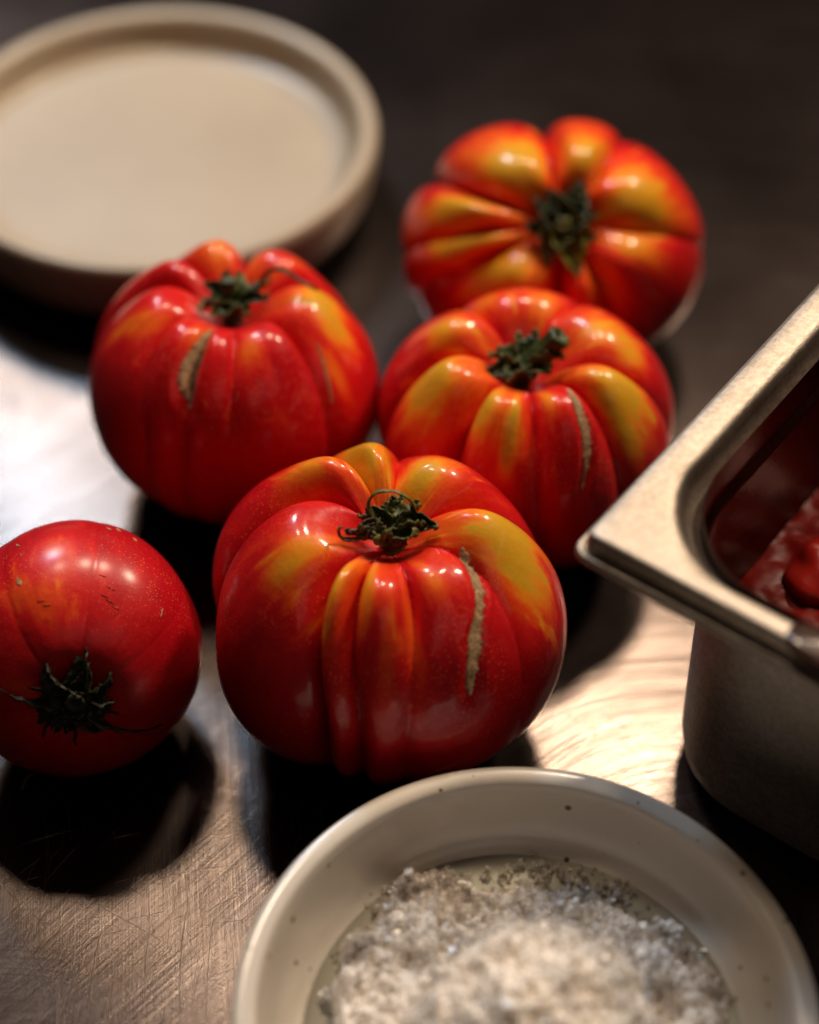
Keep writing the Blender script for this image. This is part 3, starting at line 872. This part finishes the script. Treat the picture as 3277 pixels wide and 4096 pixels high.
body_out = [(10.6, 8.2, 27, 71), (10.4, 8.1, 28.6, 66.8), (10.7, 8.5, 28.6, 65.4), (12.0, 9.8, 28.2, 64.0), (12.3, 10.1, 28, 62.5), (13.8, 11.2, 26.6, 12), (14.7, 12, 26, 6.5), (16.9, 14.4, 24.5, 2.8), (20.2, 17.6, 21.5, .8), (25, 23, 17, .1)]
up = lambda P, e: [(a + e, b + e, r, (z + DZ if z > 20 else z)) for a, b, r, z in P]
body_in, body_out = up(body_in, 3.8), up(body_out, 3.8)
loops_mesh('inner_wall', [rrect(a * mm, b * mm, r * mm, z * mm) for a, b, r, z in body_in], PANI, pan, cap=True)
loops_mesh('outer_wall', [rrect(a * mm, b * mm, r * mm, z * mm) for a, b, r, z in body_out], PANW, pan, cap=True)
tag(pan, 'rectangular stainless steel food pan at the right edge, with tomato sauce inside', 'pan')

# sauce in the pan
SAUCE = sauce_mat('tomato_sauce', (.10, .003, .002), (.24, .008, .004), 0, .34)
DARKS = sauce_mat('dark_brown_gloss', (.030, .012, .008), (.06, .02, .012))
sauce = empty('tomato_sauce', (CX, CY, 0)); sauce.rotation_euler = (0, 0, A1)
vs, fs = [], []
n1_, n2_ = 110, 70
for i in range(n1_):
    for j in range(n2_):
        x = .0160 + (LX - .0320) * i / (n1_ - 1); y = -.0179 - (LY - .0358) * j / (n2_ - 1)
        z = .036 + .0011 * mn.fractal(Vector((x * 110, y * 110, 9)), .8, 2.1, 4) + .002
        # keep inside the rounded corners
        rx, ry = .025, .025
        for cx, cy, sx, sy in ((.0160 + rx, -.0179 - ry, -1, 1), (.0160 + rx, -(LY - .0179) + ry, -1, -1), (LX - .0160 - rx, -.0179 - ry, 1, 1), (LX - .0160 - rx, -(LY - .0179) + ry, 1, -1)):
            dx, dy = x - cx, y - cy
            if dx * sx > 0 and dy * sy > 0:
                l = math.hypot(dx, dy)
                if l > rx: x, y = cx + dx / l * rx, cy + dy / l * ry
        vs.append((x, y, z))
for i in range(n1_ - 1):
    for j in range(n2_ - 1):
        a = i * n2_ + j
        fs.append((a, a + n2_, a + n2_ + 1, a + 1))
mesh('sauce_surface', vs, fs, SAUCE, sauce)
tag(sauce, 'glossy red tomato sauce pooled in the steel pan', 'sauce')


def chunk(p, s, seed, label, rot=0):
    vs, fs = [], []
    nu, nv = 48, 26
    for i in range(nv):
        f = math.pi * i / (nv - 1)
        for k in range(nu):
            a = 2 * math.pi * k / nu
            d = Vector((math.sin(f) * math.cos(a), math.sin(f) * math.sin(a), math.cos(f)))
            q = 1 + .16 * mn.fractal(d * 1.3 + Vector((seed, 0, 0)), 1., 2, 2)
            vs.append((d.x * s[0] * q, d.y * s[1] * q, d.z * s[2] * q))
    for i in range(nv - 1):
        for k in range(nu):
            k2 = (k + 1) % nu
            fs.append((i * nu + k, (i + 1) * nu + k, (i + 1) * nu + k2, i * nu + k2))
    o = mesh('tomato_piece', vs, fs, CHUNK, None)
    w = Matrix.Rotation(A1, 3, 'Z') @ Vector(p)
    o.location = (CX + w.x, CY + w.y, p[2]); o.rotation_euler = (0, 0, A1 + rot)
    tag(o, label, 'tomato piece', 'tomato pieces in the pan')


CHUNK = sauce_mat('stewed_tomato', (.30, .008, .006), (.42, .018, .010))
chunk((.073, -.034, .0375), (.013, .010, .006), 3.3, 'chopped tomato piece in the pan, nearest the rim corner')
chunk((.090, -.040, .0375), (.014, .011, .008), 6.1, 'chopped tomato piece farther back in the pan, deep red', 1)

# dark glossy blob over the front rim and orange smear on the inner wall
def blob(name, mat, parent, cx, cy, cz, sx, sy, sz, seed, rot=0):
    vs, fs = [], []
    nu, nv = 40, 16
    for i in range(nv):
        f = math.pi * i / (nv - 1)
        for k in range(nu):
            a = 2 * math.pi * k / nu
            d = Vector((math.sin(f) * math.cos(a), math.sin(f) * math.sin(a), math.cos(f)))
            q = 1 + .15 * mn.fractal(d * 1.2 + Vector((seed, 0, 0)), .8, 2, 3)
            x, y = d.x * sx * q, d.y * sy * q
            vs.append((cx + x * math.cos(rot) - y * math.sin(rot), cy + x * math.sin(rot) + y * math.cos(rot), cz + d.z * sz * q))
    for i in range(nv - 1):
        for k in range(nu):
            k2 = (k + 1) % nu
            fs.append((i * nu + k, (i + 1) * nu + k, (i + 1) * nu + k2, i * nu + k2))
    return mesh(name, vs, fs, mat, parent)

blob('rim_blob', DARKS, sauce, .0052, -.0640, .0920, .0060, .0130, .0020, 5.2)

# ------------------------------------------------------------------ scratches in the counter, near the camera
SCR = M('glint_tinted_scratch_steel')
SCR.setv('Metallic', 1.); SCR = SCR.out(Base_Color=(.70, .56, .44, 1), Roughness=.45)  # real scratches, their colour warmed to carry the lamps' gold glint
vs, fs = [], []
rnd = random.Random(12)


def scratch(x, y, L, ang, bend, wd):
    n = 14; b = len(vs)
    a = ang
    px, py = x, y
    for i in range(n):
        t = i / (n - 1)
        ww = wd * math.sin(math.pi * min(max(t, .03), .97)) ** .6 / 2
        nx, ny = -math.sin(a), math.cos(a)
        # the burr of a scratch: one side a little raised
        vs.append((px + nx * ww, py + ny * ww, .00004)); vs.append((px, py, .00004 + wd * .42)); vs.append((px - nx * ww, py - ny * ww, .00004))
        px += math.cos(a) * L / n; py += math.sin(a) * L / n; a += bend / n
    for i in range(n - 1):
        for s in (0, 1):
            q = b + i * 3 + s
            fs.append((q, q + 3, q + 4, q + 1))


for x, y, L, a, bd, wd in [(-.0730, .2080, .032, 100, -22, .00018), (-.0600, .2100, .030, 102, -18, .00017), (-.0515, .2040, .042, 100, -16, .00019), (-.046, .2060, .036, 97, -12, .00015),
                           (-.0640, .2060, .020, 97, -10, .00009), (-.0800, .2020, .026, 98, -12, .00010), (-.042, .2030, .022, 94, -8, .0001), (-.0560, .1990, .02, 96, -8, .0001), (-.0690, .1980, .02, 97, -8, .00009)]:
    scratch(x, y, L, R(a), R(bd), wd)
for k in range(230):
    x = rnd.uniform(-.105, -.020); y = rnd.uniform(.180, .262)
    scratch(x, y, rnd.uniform(.004, .02), R(rnd.choice((96, 100, 92, 135, 20, 55)) + rnd.gauss(0, 6)), R(rnd.gauss(-8, 10)), rnd.uniform(.00003, .00007))
scr = mesh('scratches', vs, fs, SCR, counter_top, smooth=False); scr['kind'] = 'stuff'
